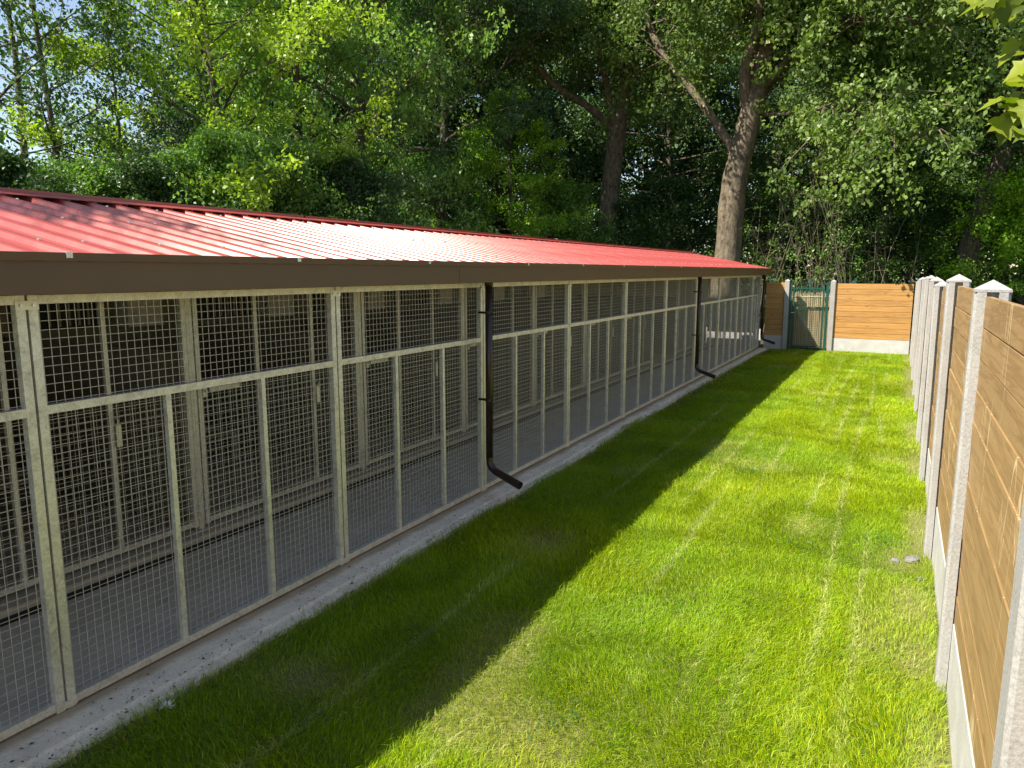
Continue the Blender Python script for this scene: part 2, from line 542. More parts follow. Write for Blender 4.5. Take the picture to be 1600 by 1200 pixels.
# fascia boards, with a gutter lip above
joints = [Y0 - 0.02, 5.05, 10.49, 15.95, YE + 0.01]
for a, b in zip(joints, joints[1:]):
    fo = kpart(MB().box(-3.165, -3.150, a + 0.002, b - 0.002, 2.035, 2.1737), 'fascia_board', M['brown'])
    kpart(MB().extrude([(-3.17, 2.174), (-3.132, 2.174), (-3.130, 2.209), (-3.136, 2.209), (-3.138, 2.177), (-3.17, 2.177)], 'y', a + 0.002, b - 0.002), 'gutter_lip', M['brown'])
    for yy in np.arange(a + 1.2, b, 1.35):
        kpart(MB().box(-3.1295, -3.127, yy - 0.014, yy + 0.014, 2.186, 2.2115), 'gutter_clip', M['galv'])
kpart(MB().box(-3.40, -3.166, Y0, YE - 0.03, 2.050, 2.062), 'soffit', M['brown'])
kpart(MB().box(-7.66, -7.64, Y0, YE, 2.0, 2.18), 'fascia_board', M['brown'])
# gable closure at the far end
kpart(MB().extrude([(-7.63, 2.03), (-3.17, 2.03), (-3.17, 2.17), (-5.4, RIDGE_Z - 0.012), (-7.63, 2.17)], 'y', YE - 0.03, YE - 0.01), 'gable_trim', M['brown'])
# purlins under the roof
for px, pz in ((-3.6, 2.16), (-4.5, 2.33), (-5.4, 2.5), (-6.3, 2.33), (-7.2, 2.16)):
    kpart(MB().box(px - 0.03, px + 0.03, Y0, YE - 0.05, pz - 0.05, pz + 0.05), 'purlin', M['galv'])

# mesh panels -------------------------------------------------------
CELL = 0.0415
WR = 0.0013


def panel_meshes(w, top, bottom, mid, stiff_low, stiff_up, seed, full=None, foot=0.012):
    """panel in local coords: y 0..w, x=0 is the outer face plane (tube depth towards -x)"""
    T = 0.040
    fr = [MB().box(-T, 0, 0, T, bottom - foot, top), MB().box(-T, 0, w - T, w, bottom - foot, top)]
    r1 = MB().box(-T + .001, -0.001, T, w - T, top - T, top - 0.001)
    r2 = MB().box(-T + .001, -0.001, T, w - T, bottom, bottom + T)
    r3 = MB().box(-T + .001, -0.001, T, w - T, mid - T / 2, mid + T / 2) if mid else None
    st = [MB().box(-0.032, -0.002, y - 0.015, y + 0.015, bottom + T, (mid or top) - T / 2) for y in stiff_low]
    su = [MB().box(-0.032, -0.002, y - 0.015, y + 0.015, mid + T / 2, top - T) for y in stiff_up]
    wm = MB(); x = -0.034
    rr = random.Random(seed)
    mtop = top
    if full:                                   # uprights run on above the top rail, without mesh
        fr[0].box(-T, 0, 0, T, top + .0005, full); fr[1].box(-T, 0, w - T, w, top + .0005, full)
        su = [MB().box(-0.032, -0.002, y - 0.015, y + 0.015, top + .0005, full) for y in stiff_low]
    ny_ = int((w - 0.03) / CELL); off = (w - ny_ * CELL) / 2
    for k in range(ny_ + 1):
        y = off + k * CELL + rr.uniform(-.001, .001)
        wm.box(x - WR, x + WR, y - WR, y + WR, bottom + 0.01, top - 0.012)
    z = bottom + 0.02
    while z < top - 0.015:
        wm.box(x - 3 * WR, x - WR, 0.008, w - 0.008, z - WR, z + WR); z += CELL
    return fr, [r1, r2] + ([r3] if r3 else []), st + su, wm


def mk_panel(w, top, bottom, mid, sl, su, seed, full=None):
    fr, rails, st, wm = panel_meshes(w, top, bottom, mid, sl, su, seed, full)
    return ([f_.mesh('frame_upright', M['galv']) for f_ in fr], [r.mesh('rail', M['galv']) for r in rails], [s.mesh('stiffener', M['galv']) for s in st], wm.mesh('wire_mesh', M['wire']))


def place_panel(name, parts, loc, rz=0.0):
    e_ = empty(name, KO + Vector(loc), rz, kennel)
    for u_ in parts[0]: link('frame_upright', u_, e_)
    for r in parts[1]: link('rail', r, e_)
    for s in parts[2]: link('stiffener', s, e_)
    link('wire_mesh', parts[3], e_)
    return e_


FX = -3.40
third = (0.6667, 1.3233)
front_panel = mk_panel(1.988, 2.026, 0.062, 1.505, third, (), 1)
foot_me = MB().box(-0.034, -0.006, 0.006, 0.034, 0.03, 0.0495).mesh('foot', M['galv'])
front_short = mk_panel(1.06, 2.026, 0.062, 1.505, (0.36, 0.72), (), 2)
plate = MB().box(0.0005, 0.005, -0.05, 0.05, 1.962, 2.002).mesh('corner_bracket', M['galv'])
plate_low = MB().box(0.0005, 0.005, -0.05, 0.05, 0.058, 0.094).mesh('corner_bracket', M['galv'])
bolt = MB().tube([(0.004, 0, 0), (0.012, 0, 0)], 0.008, 6).mesh('bolt', M['zinc'])
for k in range(11):
    y = 1.855 + 2.0 * (k - 2)
    p = place_panel('front_panel', front_panel, (FX, y + 0.006, 0))
    link('foot', foot_me, p); link('foot', foot_me, p, (0, 1.948, 0))
    for pm, zz in ((plate, 1.982), (plate_low, 0.076)):
        link('corner_bracket', pm, p, (0, -0.006, 0))
        if pm is plate:
            for dy in (-0.026, 0.026): link('bolt', bolt, p, (0, dy - 0.006, zz))
place_panel('front_panel', front_short, (FX, 1.855 + 18.006, 0))
# flat grey cover at the far end of the front
kpart(MB().box(-3.43, -3.405, 20.90, 21.06, 0.06, 2.02), 'end_cover', M['greypanel'])

# end wall at the far gable: solid lower panel with slots, mesh above, cream panel further back
EYW = 20.93
end_mesh = mk_panel(1.34, 2.026, 1.36, None, (), (), 4)
p = place_panel('end_panel', end_mesh, (-3.45, EYW, 0), R(90))
for z0_, z1_ in ((0.06, 0.268), (0.452, 1.36)): kpart(MB().box(-4.80, -3.46, EYW - 0.02, EYW + 0.02, z0_, z1_), 'end_wall', M['greypanel'])
xs = np.linspace(-4.70, -3.50, 10)
bar = MB().box(-0.012, 0.012, -0.018, 0.018, 0.268, 0.452).mesh('slot_bar', M['greypanel'])
for a in xs: link('slot_bar', bar, kennel, KO + Vector((a, EYW, 0)))
kpart(MB().box(-7.55, -4.83, EYW - 0.03, EYW + 0.01, 0.1, 2.03), 'end_wall', M['cream'])

# inner row of pens
IX = -4.80
inner_panel = mk_panel(1.93, 1.285, 0.135, None, (0.62, 1.28), (), 5, 2.12)
inner_post = MB().box(-0.06, -0.006, -0.027, 0.027, 0.10, 2.10).mesh('pen_post', M['galv'])
latch_bar = MB().box(0.004, 0.012, 0.0, 0.30, -0.018, 0.018).mesh('latch_bar', M['galv'])
latch_plate = MB().box(0.004, 0.01, -0.01, 0.03, -0.05, 0.05).tube([(0.012, 0.012, 0), (0.03, 0.012, 0)], 0.01, 6).mesh('latch_plate', M['galv'])
hook = MB().tube([(0.01, 0, 0), (0.03, 0.01, -0.02), (0.022, 0.012, -0.06)], 0.006, 5).box(0.012, 0.018, -0.004, 0.034, -0.21, -0.055).mesh('hook_tag', M['zinc'])
for k in range(11):
    y = 3.79 + 2.0 * (k - 3)
    link('pen_post', inner_post, kennel, KO + Vector((IX, y, 0)))
    if k == 9 or y + 2 > 20.9: continue
    p = place_panel('pen_panel', inner_panel, (IX, y + 0.036, 0))
    link('latch_bar', latch_bar, p, (0.0, 0.10, 1.20)); link('latch_plate', latch_plate, p, (0.0, 0.05, 1.20))
    link('hook_tag', hook, p, (0.0, 1.30, 1.12))
# solid dividers between pens and the back wall
for k in range(11):
    y = 3.79 + 2.0 * (k - 3)
    kpart(MB().box(-7.48, -4.83, y - 0.02, y + 0.02, 0.105, 1.52), 'pen_divider', M['wall'])
kpart(MB().box(-7.56, -7.5, Y0, 20.88, 0.0, 2.10), 'back_wall', M['wall'])
kpart(MB().box(-7.49, -4.8, Y0 - 0.03, Y0 + 0.01, 0.0, 2.1), 'end_wall', M['wall'])
# vents and pale shutters high on the back wall, one set per pen
vent = MB().box(0.0, 0.015, 0, 0.95, 0, 0.30).mesh('vent_opening', M['black'])
slat = MB().box(0.016, 0.03, 0, 0.02, 0.02, 0.28).mesh('vent_slat', M['curb'])
shut = MB().box(0.0, 0.22, 0, 0.42, 0.0, 0.30).mesh('shutter_box', M['shutter'])
shut_side = MB().box(0.02, 0.21, 0.421, 0.43, 0.015, 0.285).mesh('shutter_end', M['cream'])
bench_slat = MB().box(0.0, 0.09, 0, 1.2, 0.30, 0.32).mesh('slat', M['curb'])
bench_leg = MB().box(0.0, 0.04, 0.0, 0.04, 0, 0.299).mesh('leg', M['curb'])
for k in range(9):
    y = 3.79 + 2.0 * (k - 3)
    vo_ = link('vent_opening', vent, kennel, KO + Vector((-7.498, y + 0.12, 1.56)))
    for s in range(9): link('vent_slat', slat, vo_, (0, 0.06 + s * 0.1, 0))
    so = link('shutter_box', shut, kennel, KO + Vector((-7.498, y + 1.2, 1.54))); link('shutter_end', shut_side, so)
    if 2 <= k <= 5:
        bo = empty('dog_bench', (-6.9, y + 0.5, 0.1))
        for q in range(6): link('slat', bench_slat, bo, (q * 0.11, 0, 0))
        for q in ((0.02, 0.02), (0.58, 0.02), (0.02, 1.14), (0.58, 1.14)): link('leg', bench_leg, bo, (q[0], q[1], 0))
        tag(bo, 'slatted resting bench inside the %s pen behind the mesh' % ('nearest', 'second', 'third', 'fourth')[k - 2], 'bench', 'resting benches inside the pens')

# downpipes
for y, long_ in ((5.76, 0), (13.58, 0), (20.75, 0)):
    x = -3.285
    d = kpart(MB().tube([(x, y, 2.05), (x, y, 0.40)], 0.034, 14), 'downpipe', M['brown_dark'], smooth=True)
    kpart(MB().tube([(x, y, 0.42), (x + .004, y - .001, 0.36), (x + 0.03, y - 0.006, 0.315), (x + 0.075, y - 0.014, 0.29), (x + 0.20, y - 0.04, 0.255)], 0.0345, 14, caps=False), 'pipe_elbow', M['brown_dark'], smooth=True)
    kpart(MB().tube([(x + 0.19, y - 0.038, 0.258), (x + 0.36, y - 0.075, 0.21)], 0.037, 14, caps=False), 'pipe_outlet', M['brown_dark'], smooth=True)
    kpart(MB().tube([(x + 0.345, y - 0.072, 0.214), (x + 0.35, y - 0.073, 0.2125)], 0.036, 14), 'pipe_bore', M['black'])
    for zz in (0.95, 1.75):
        kpart(MB().tube([(x, y, zz), (x, y, zz + 0.022)], 0.0385, 14).box(x - 0.11, x - 0.036, y - 0.012, y + 0.012, zz, zz + 0.02).box(x + .03, x + .05, y - .02, y - .004, zz, zz + .02), 'pipe_clamp', M['brown_dark'])
    kpart(MB().tube([(x, y, 2.0), (x, y, 2.045)], 0.040, 14), 'pipe_collar', M['brown_dark'], smooth=True)

# ------------------------------------------------------------------ timber and concrete fences
POST_W, POST_D = 0.125, 0.145


def post_mesh(h, apex=0.045):
    """H-section concrete post, x = depth across the fence, y = along it; slots face +-y"""
    c = 0.012; X0, X1 = -POST_D / 2, POST_D / 2; W = POST_W / 2
    s0, s1, sd = -0.024, 0.024, 0.028
    prof = [(X0 + c, -W), (s0, -W), (s0, -W + sd), (s1, -W + sd), (s1, -W), (X1 - c, -W), (X1, -W + c), (X1, W - c), (X1 - c, W), (s1, W), (s1, W - sd), (s0, W - sd), (s0, W), (X0 + c, W), (X0, W - c), (X0, -W + c)]
    mb = MB().extrude(prof[::1], 'z', -0.3, h)
    b = len(mb.v)
    e = 0.001
    mb.v += [(X0 - e, -W - e, h), (X1 + e, -W - e, h), (X1 + e, W + e, h), (X0 - e, W + e, h), (X0 - e, -W - e, h + 0.012), (X1 + e, -W - e, h + 0.012), (X1 + e, W + e, h + 0.012), (X0 - e, W + e, h + 0.012), (0, 0, h + 0.012 + apex)]
    mb.f += [(b, b+3, b+2, b+1), (b, b+1, b+5, b+4), (b+1, b+2, b+6, b+5), (b+2, b+3, b+7, b+6), (b+3, b, b+4, b+7), (b+4, b+5, b+8), (b+5, b+6, b+8), (b+6, b+7, b+8), (b+7, b+4, b+8)]
    return mb


def board_mesh(L, h, axis, mat, t=0.028):
    c = 0.007; k = 0.0012        # wider bevel along the lower edge, so each joint reads as a dark line
    prof = [(-t/2 + c, 0.001), (t/2 - c, 0.001), (t/2, c), (t/2, h - k), (t/2 - k, h - 0.001), (-t/2 + k, h - 0.001), (-t/2, h - k), (-t/2, c)]
    mb = MB()
    if axis == 'y': mb.extrude(prof, 'y', -L/2, L/2)
    else: mb.extrude([(p, q) for (p, q) in prof], 'x', -L/2, L/2)
    return mb.mesh('fence_board', mat)


side = empty('timber_fence', (0.36, 9.0, 0))
tag(side, 'long side fence of horizontal pine boards between concrete posts along the lawn', 'fence')
SO = Vector((-0.36, -9.0, 0))
posts_y = [-2.09 + 2.06 * k for k in range(12)]
tops = [2.02, 2.02, 2.02, 2.035, 2.055, 1.985, 2.01, 2.02, 1.99, 1.965, 1.93, 1.86]
BH = 0.1465
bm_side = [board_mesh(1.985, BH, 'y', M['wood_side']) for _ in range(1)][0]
gb_me = board_mesh(1.985, 0.46, 'y', M['gravel_board'], 0.036); gb_me.name = 'gravel_board'
SX = 0.362
for i, (y, t) in enumerate(zip(posts_y, tops)):
    o = link('concrete_post', post_mesh(t).mesh('concrete_post', M['concrete']), side, SO + Vector((SX + rng.uniform(-.004, .004), y, 0)))
    o.rotation_euler = (R(rng.uniform(-.35, .35)), R(rng.uniform(-.35, .35)), R(rng.uniform(-1, 1)))
    if i == len(posts_y) - 1: break
    yc = y + 1.03
    base = 0.40 if i < 8 else 0.40 - 0.03 * (i - 7)
    link('gravel_board', gb_me, side, SO + Vector((SX, yc, base - 0.46)))
    nb_ = 11
    top_gap = min(t, tops[i+1]) - 0.005
    bh = (top_gap - base) / nb_
    for k in range(nb_):
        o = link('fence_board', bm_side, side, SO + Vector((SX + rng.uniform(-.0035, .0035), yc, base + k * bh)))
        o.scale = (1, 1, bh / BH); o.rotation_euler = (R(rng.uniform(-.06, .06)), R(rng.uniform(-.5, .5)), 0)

EY = 21.12
endf = empty('end_fence', (-0.6, EY, 0))
tag(endf, 'sunlit honey coloured board fence with white concrete base closing the lawn', 'fence')
L_end = 1.80
be = board_mesh(L_end, 0.1435, 'x', M['wood_end']); ge = board_mesh(L_end, 0.50, 'x', M['gravel_board'], 0.036); ge.name = 'gravel_board'
for k in range(10):
    o = link('fence_board', be, endf, (-0.03, rng.uniform(-.003, .003), 0.38 + k * 0.1435)); o.rotation_euler = (R(rng.uniform(-.5, .5)), 0, 0)
link('gravel_board', ge, endf, (-0.03, 0, -0.12))
pm = post_mesh(1.86).mesh('concrete_post', M['concrete'])
link('concrete_post', pm, endf, (-0.99, 0, 0), (0, 0, R(90)))

stub = empty('stub_fence', (-2.95, EY, 0))
tag(stub, 'short shaded board fence between kennel corner and green gate', 'fence')
bs = board_mesh(0.50, 0.1435, 'x', M['wood_end']); gs = board_mesh(0.50, 0.5, 'x', M['gravel_board'], 0.036); gs.name = 'gravel_board'
for k in range(10):
    link('fence_board', bs, stub, (-0.08, rng.uniform(-.003, .003), 0.40 + k * 0.1435))
link('gravel_board', gs, stub, (-0.08, 0, -0.10))
link('concrete_post', pm, stub, (0.215, 0, 0.01), (0, 0, R(90)))

# green mesh gate
gate = empty('garden_gate', (-2.15, EY, 0))
tag(gate, 'dark green steel mesh gate between two concrete posts', 'gate')
for x in (-0.49, 0.425):
    MB().box(x - 0.03, x + 0.03, -0.03, 0.03, -0.1, 1.82).box(x - 0.034, x + 0.034, -0.034, 0.034, 1.82, 1.835).build('gate_post', M['green_paint'], gate)
gx0, gx1, gz0, gz1 = -0.43, 0.36, 0.10, 1.70
for bx in ((gx0, gx0 + 0.04, -0.02, 0.02, gz0, gz1), (gx1 - 0.04, gx1, -0.02, 0.02, gz0, gz1)): MB().box(*bx).build('gate_stile', M['green_paint'], gate)
for bx in ((gx0 + 0.04, gx1 - 0.04, -0.019, 0.019, gz1 - 0.04, gz1 - .001), (gx0 + 0.04, gx1 - 0.04, -0.019, 0.019, gz0 + .001, gz0 + 0.04)): MB().box(*bx).build('gate_rail', M['green_paint'], gate)
wm = MB()
for k in range(15):
    x = gx0 + 0.05 + k * 0.05
    wm.box(x - 0.0028, x + 0.0028, -0.003, 0.003, gz0 + 0.03, gz1 - 0.03)
z = gz0 + 0.07
while z < gz1 - 0.05:
    wm.box(gx0 + 0.03, gx1 - 0.03, 0.0031, 0.008, z - 0.0028, z + 0.0028); z += 0.05
wm.build('wire_mesh', M['green_paint'], gate)
for zz in (0.28, 1.52):
    MB().box(gx1 + 0.001, gx1 + 0.035, -0.012, 0.012, zz - 0.02, zz + 0.02).tube([(gx1 + 0.018, -0.02, zz - 0.035), (gx1 + 0.018, -0.02, zz + 0.035)], 0.01, 8).build('hinge', M['zinc'], gate)
MB().box(gx0 - 0.028, gx0 - 0.002, -0.05, 0.05, 0.85, 1.12).build('lock_box', M['green_paint'], gate)
MB().tube([(gx0 - 0.015, -0.05, 1.03), (gx0 - 0.015, -0.09, 1.03), (gx0 + 0.07, -0.09, 1.03)], 0.008, 8).build('handle', M['zinc'], gate)

# boundary behind the gate: willow screen on a concrete base, with a green mesh fence above
scr = empty('willow_screen', (-2.3, 21.48, 0))
tag(scr, 'pale willow cane screen seen through the green gate', 'screen')
r = random.Random(3); mb = MB(); x = -0.95
while x < 1.2:
    w = r.uniform(0.012, 0.022); t = 1.55 + r.uniform(-0.05, 0.05); dx = r.uniform(-.02, .02)
    mb.tube([(x, r.uniform(-.008, .008), 0.06), (x + dx * .4, r.uniform(-.01, .01), 0.9), (x + dx, r.uniform(-.012, .012), t)], [w * .55, w * .5, w * .35], 5)
    x += w * 0.92
tag(mb.build('canes', M['reed'], scr), kind='stuff')
gb2 = MB().box(-3.4, 1.0, -0.03, 0.03, -0.05, 0.44).build('boundary_board', M['gravel_board'], None, loc=(-4.6, 22.6, 0)); tag(gb2, 'white concrete board outside seen through the slots of the kennel end wall', 'board')
for zz in (0.7, 1.1, 1.45): MB().tube([(-0.95, -0.022, zz), (1.2, -0.022, zz)], 0.004, 5).build('binding_wire', M['galv'], scr)
for x in (-0.95, 0.1, 1.2): MB().box(x - .025, x + .025, 0.075, 0.125, -.1, 1.95).build('fence_post', M['green_paint'], scr)
mb = MB(); x = -0.9
while x < 1.2: mb.box(x - .0025, x + .0025, 0.126, 0.131, 0.1, 1.92); x += 0.05
z = 0.2
while z < 1.92: mb.box(-0.9, 1.2, 0.1311, 0.136, z - .003, z + .003); z += 0.2
mb.build('wire_mesh', M['green_paint'], scr)

# ------------------------------------------------------------------ lawn
def lines(x, y):
    """pale mower and seed lines running the length of the lawn"""
    m = np.zeros_like(x)
    for cx, wob, s in ((-1.62, .05, 1), (-1.38, .06, 2), (-1.12, .05, 3), (-0.86, .06, 4), (-0.60, .05, 5), (-0.36, .05, 6), (-0.12, .04, 7), (-2.3, .05, 8)):
        c = cx + wob * 2.4 * (vnoise(y * 0.22, y * 0 + s * 3.0, 20 + s) - 0.5)
        on = np.clip((vnoise(y * 0.55, y * 0 + s * 5.0, 40 + s) - 0.34) * 3, 0, 1)
        m = np.maximum(m, np.exp(-((x - c) / 0.026) ** 2) * on)
    return m


def soil_patch(x, y):
    """where the lawn is thin: 1 bare"""
    b = np.clip((vnoise(x * 1.6 + 9, y * 1.1 + 3, 51) - 0.78) * 5, 0, 1) * 0.6
    edge = np.clip((x - 0.10) / 0.14, 0, 1) * np.clip((vnoise(x * 1.2, y * 0.9 + 8, 52) - 0.30) * 3.2, 0, 1.0)
    sl = np.clip((slab_edge(y) + 0.10 - x) / 0.08, 0, 1) * 0.55
    for (px, py, rx, ry) in ((-2.62, 2.65, .28, .2), (-2.35, 5.0, .22, .3), (0.22, 4.35, .14, .35), (0.20, 5.1, .16, .40), (0.18, 5.9, .18, .30), (0.08, 2.8, .10, .2)):
        b = np.maximum(b, 0.85 * np.exp(-(((x - px) / rx) ** 2 + ((y - py) / ry) ** 2)))
    return np.clip(np.maximum(np.maximum(b, edge), sl), 0, 1)


def make_grass():
    P = []
    for (ya_, yb_, dens, sc_) in ((-1.0, 1.4, 2500, 1.2), (1.4, 4.2, 25000, 1.0), (4.2, 7.5, 18000, 1.15), (7.5, 12.0, 11000, 1.4), (12.0, 21.25, 5500, 1.9)):
        n = int((0.33 + 3.25) * (yb_ - ya_) * dens)
        x = rng.uniform(-3.25, 0.325, n); y = rng.uniform(ya_, yb_, n)
        P.append(np.stack([x, y, np.full(n, sc_)], 1))
    P = np.concatenate(P)
    x, y, sc_ = P.T
    keep = x > slab_edge(y) - 0.055 + 0.075 * vnoise(y * 3.0, y * 0 + 2, 71) * (0.4 + 0.6 * rng.random(len(x)))
    bare = soil_patch(x, y)
    keep &= rng.random(len(x)) > bare * 0.9
    # a post's footprint stays free
    x, y, sc_, bare = x[keep], y[keep], sc_[keep], bare[keep]
    n = len(x)
    ln = lines(x, y)
    big = vnoise(x * 0.8 + 20, y * 0.8, 60); mid_ = vnoise(x * 3.0, y * 3.0 + 11, 61); fine = vnoise(x * 9, y * 9, 62)
    h = (0.030 + 0.030 * mid_ + 0.028 * big) * (0.6 + 0.65 * rng.random(n)) * (1 - 0.45 * bare) 
    edge = np.exp(-((x - slab_edge(y)) / 0.06) ** 2) + np.exp(-((x - 0.29) / 0.05) ** 2)
    h *= 1 + 0.9 * edge * rng.random(n)
    long_ = rng.random(n) < 0.025
    h[long_] *= 1.7
    w = (0.0019 + 0.0012 * rng.random(n)) * sc_
    az = 2 * np.pi * vnoise(x * 1.7 + 3, y * 1.7 + 70, 63) * 1.6 + rng.normal(0, 1.1, n)
    lean = np.abs(rng.normal(0.45, 0.3, n)) + 0.2 * ln + 0.3 * (fine > 0.66)
    dx, dy = np.cos(az), np.sin(az)
    fz = rng.uniform(0, 2 * np.pi, n); sx, sy = np.cos(fz), np.sin(fz)
    z0 = lawn_z(x, y) - 0.004
    b = np.stack([x, y, z0], 1); S = np.stack([sx, sy, 0 * x], 1); D = np.stack([dx, dy, 0 * x], 1); U = np.array([0, 0, 1.0])
    m = b + D * (h * lean * 0.30)[:, None] + U * (h * 0.60)[:, None]
    tp = b + D * (h * lean * 0.95)[:, None] + U * (h * np.clip(1.0 - 0.30 * lean, 0.35, 1))[:, None]
    V = np.empty((n, 4, 3)); hw = (w * 0.62)[:, None]
    V[:, 0] = b; V[:, 1] = m + S * hw; V[:, 2] = tp; V[:, 3] = m - S * hw
    F = np.arange(n * 4).reshape(n, 4)
    g1 = np.array([0.20, 0.36, 0.010]); g2 = np.array([0.37, 0.46, 0.014]); g3 = np.array([0.13, 0.28, 0.012]); straw = np.array([0.52, 0.52, 0.24]); dry = np.array([0.38, 0.31, 0.14]); pale = np.array([0.52, 0.56, 0.24])
    t = np.clip(big * 0.9 + 0.5 * (mid_ - 0.5) + rng.normal(0, 0.18, n), 0, 1)[:, None]
    c = g1 * (1 - t) + g2 * t
    c = np.where((rng.random(n) < 0.22)[:, None], g3, c)
    c = c * (0.90 + 0.22 * vnoise(x * 2.3 + 70, y * 1.7 + 31, 66))[:, None]
    k = np.clip(0.55 * np.clip(bare, 0, 1) + (rng.random(n) < 0.035) * 0.7, 0, 1) * (rng.random(n) < 0.75)
    c = c * (1 - k[:, None]) + np.where((rng.random(n) < 0.6)[:, None], straw, dry) * k[:, None]
    kl = (np.clip(ln * 0.9, 0, 1) * (rng.random(n) < 0.42 + 0.4 * fine * mid_))[:, None]; c = c * (1 - kl) + pale * kl
    c *= (0.8 + 0.4 * rng.random(n))[:, None]
    C = np.ones((n, 4, 4)); C[:, :, :3] = c[:, None, :]
    me = np_mesh('grass', V.reshape(-1, 3), F, M['grass'], {'bladecol': C.reshape(-1, 4)})
    o = link('grass', me)
    tag(o, 'bright green mown lawn between kennel slab and timber fence', 'grass', kind='stuff')


make_grass()

# dry clippings on the slab, leaf litter, stones, feather
def scatter_flat(n, fx, fy, size, mat, name, label, cat, z=0.05, curl=0.3):
    x = fx(n); y = fy(n)
    a = rng.uniform(0, 2*np.pi, n); L = size * rng.uniform(0.5, 1.4, n); W = L * rng.uniform(0.12, 0.7, n)
    zz = z(x, y) if callable(z) else np.full(n, z)
    d = np.stack([np.cos(a), np.sin(a), rng.normal(0, curl, n)], 1); s = np.stack([-np.sin(a), np.cos(a), rng.normal(0, curl, n)], 1)
    c = np.stack([x, y, zz + 0.004 + 0.2 * L * np.abs(d[:, 2])], 1)
    V = np.stack([c - d * L[:, None] / 2, c + s * W[:, None] / 2 + np.array([0, 0, .003]), c + d * L[:, None] / 2, c - s * W[:, None] / 2], 1)
    F = np.arange(n * 4).reshape(n, 4)
    o = link(name, np_mesh(name, V.reshape(-1, 3), F, mat)); tag(o, label, cat, kind='stuff'); return o


scatter_flat(1500, lambda n: slab_edge(0) - 0.03 - np.abs(rng.normal(0, 0.12, n)), lambda n: rng.uniform(1.0, 20.8, n) ** 1.0, 0.018, M['clipping'], 'dry_clippings', 'dry grass clippings and crumbs lying on the concrete slab', 'debris', 0.047, 0.1)
scatter_flat(2600, lambda n: -3.03 + rng.normal(0, 0.07, n), lambda n: 10.5 + 10.0 * rng.random(n) ** 0.8, 0.045, M['litter'], 'leaf_litter', 'brown dead leaves piled along the far edge of the slab', 'leaves', 0.01, 0.5)
scatter_flat(900, lambda n: slab_edge(0) + 0.05 + rng.normal(0, 0.05, n), lambda n: rng.uniform(1.2, 10, n), 0.03, M['litter'], 'edge_litter', 'dead grass and brown crumbs along the near slab edge', 'debris', 0.012, 0.5)
scatter_flat(160, lambda n: rng.uniform(-2.9, 0.3, n), lambda n: rng.uniform(1.6, 12, n), 0.03, M['litter'], 'fallen_leaves', 'few dry leaves scattered on the lawn', 'leaves', lambda x, y: lawn_z(x, y) + 0.02, 0.4)
cl = rng.uniform


def stone(loc, s, label, seed):
    r_ = np.random.default_rng(seed)
    import bmesh
    bm = bmesh.new(); bmesh.ops.create_icosphere(bm, subdivisions=2, radius=1)
    for v_ in bm.verts:
        k_ = 1 + r_.normal(0, 0.10)
        v_.co = Vector((v_.co.x * s[0] * k_, v_.co.y * s[1] * k_, max(v_.co.z, -0.4) * s[2] * k_))
    me_ = bpy.data.meshes.new('stone'); bm.to_mesh(me_); bm.free(); me_.materials.append(M['stone'])
    o = link('stone', me_, None, loc, (0, 0, seed)); tag(o, label, 'stone', 'stones on the lawn edge'); return o


stone((0.22, 5.95, 0.012), (0.075, 0.05, 0.035), 'largest grey stone lying on bare soil beside the fence', 1)
stone((0.10, 5.88, 0.008), (0.035, 0.03, 0.022), 'small grey stone just left of the largest stone by the fence', 2)
stone((0.26, 5.60, 0.008), (0.03, 0.04, 0.02), 'small pebble nearest the fence below the largest stone', 5)
# clover and weeds in loose patches
cx_ = rng.uniform(-2.9, 0.15, 34); cy_ = 1.6 + 12 * rng.random(34) ** 1.4; pick = rng.integers(0, 34, 1500)
wd = scatter_flat(1500, lambda n: cx_[pick] + rng.normal(0, 0.07, n), lambda n: cy_[pick] + rng.normal(0, 0.09, n), 0.024, M['leaf'], 'clover', 'small round clover leaves in loose patches on the lawn', 'clover', lambda x, y: lawn_z(x, y) + 0.034, 0.35)
wd.color = (0.10, 0.24, 0.05, 1)
# white feather tuft by the slab
mb = MB(); r = random.Random(9)
for k in range(60):
    a = r.uniform(0, 6.28); L = r.uniform(0.02, 0.05); el = r.uniform(0.1, 1.2)
    mb.tube([(0, 0, 0.005), (L*.5*math.cos(a)*math.cos(el), L*.5*math.sin(a)*math.cos(el), L*.55*math.sin(el)+.01), (L*math.cos(a)*math.cos(el), L*math.sin(a)*math.cos(el), L*.8*math.sin(el)+.01)], [.004, .004, .001], 4)
tag(mb.build('feather_tuft', M['feather'], None, loc=(-3.03, 2.12, 0.012)), 'small white feather tuft beside the near slab edge', 'feather')

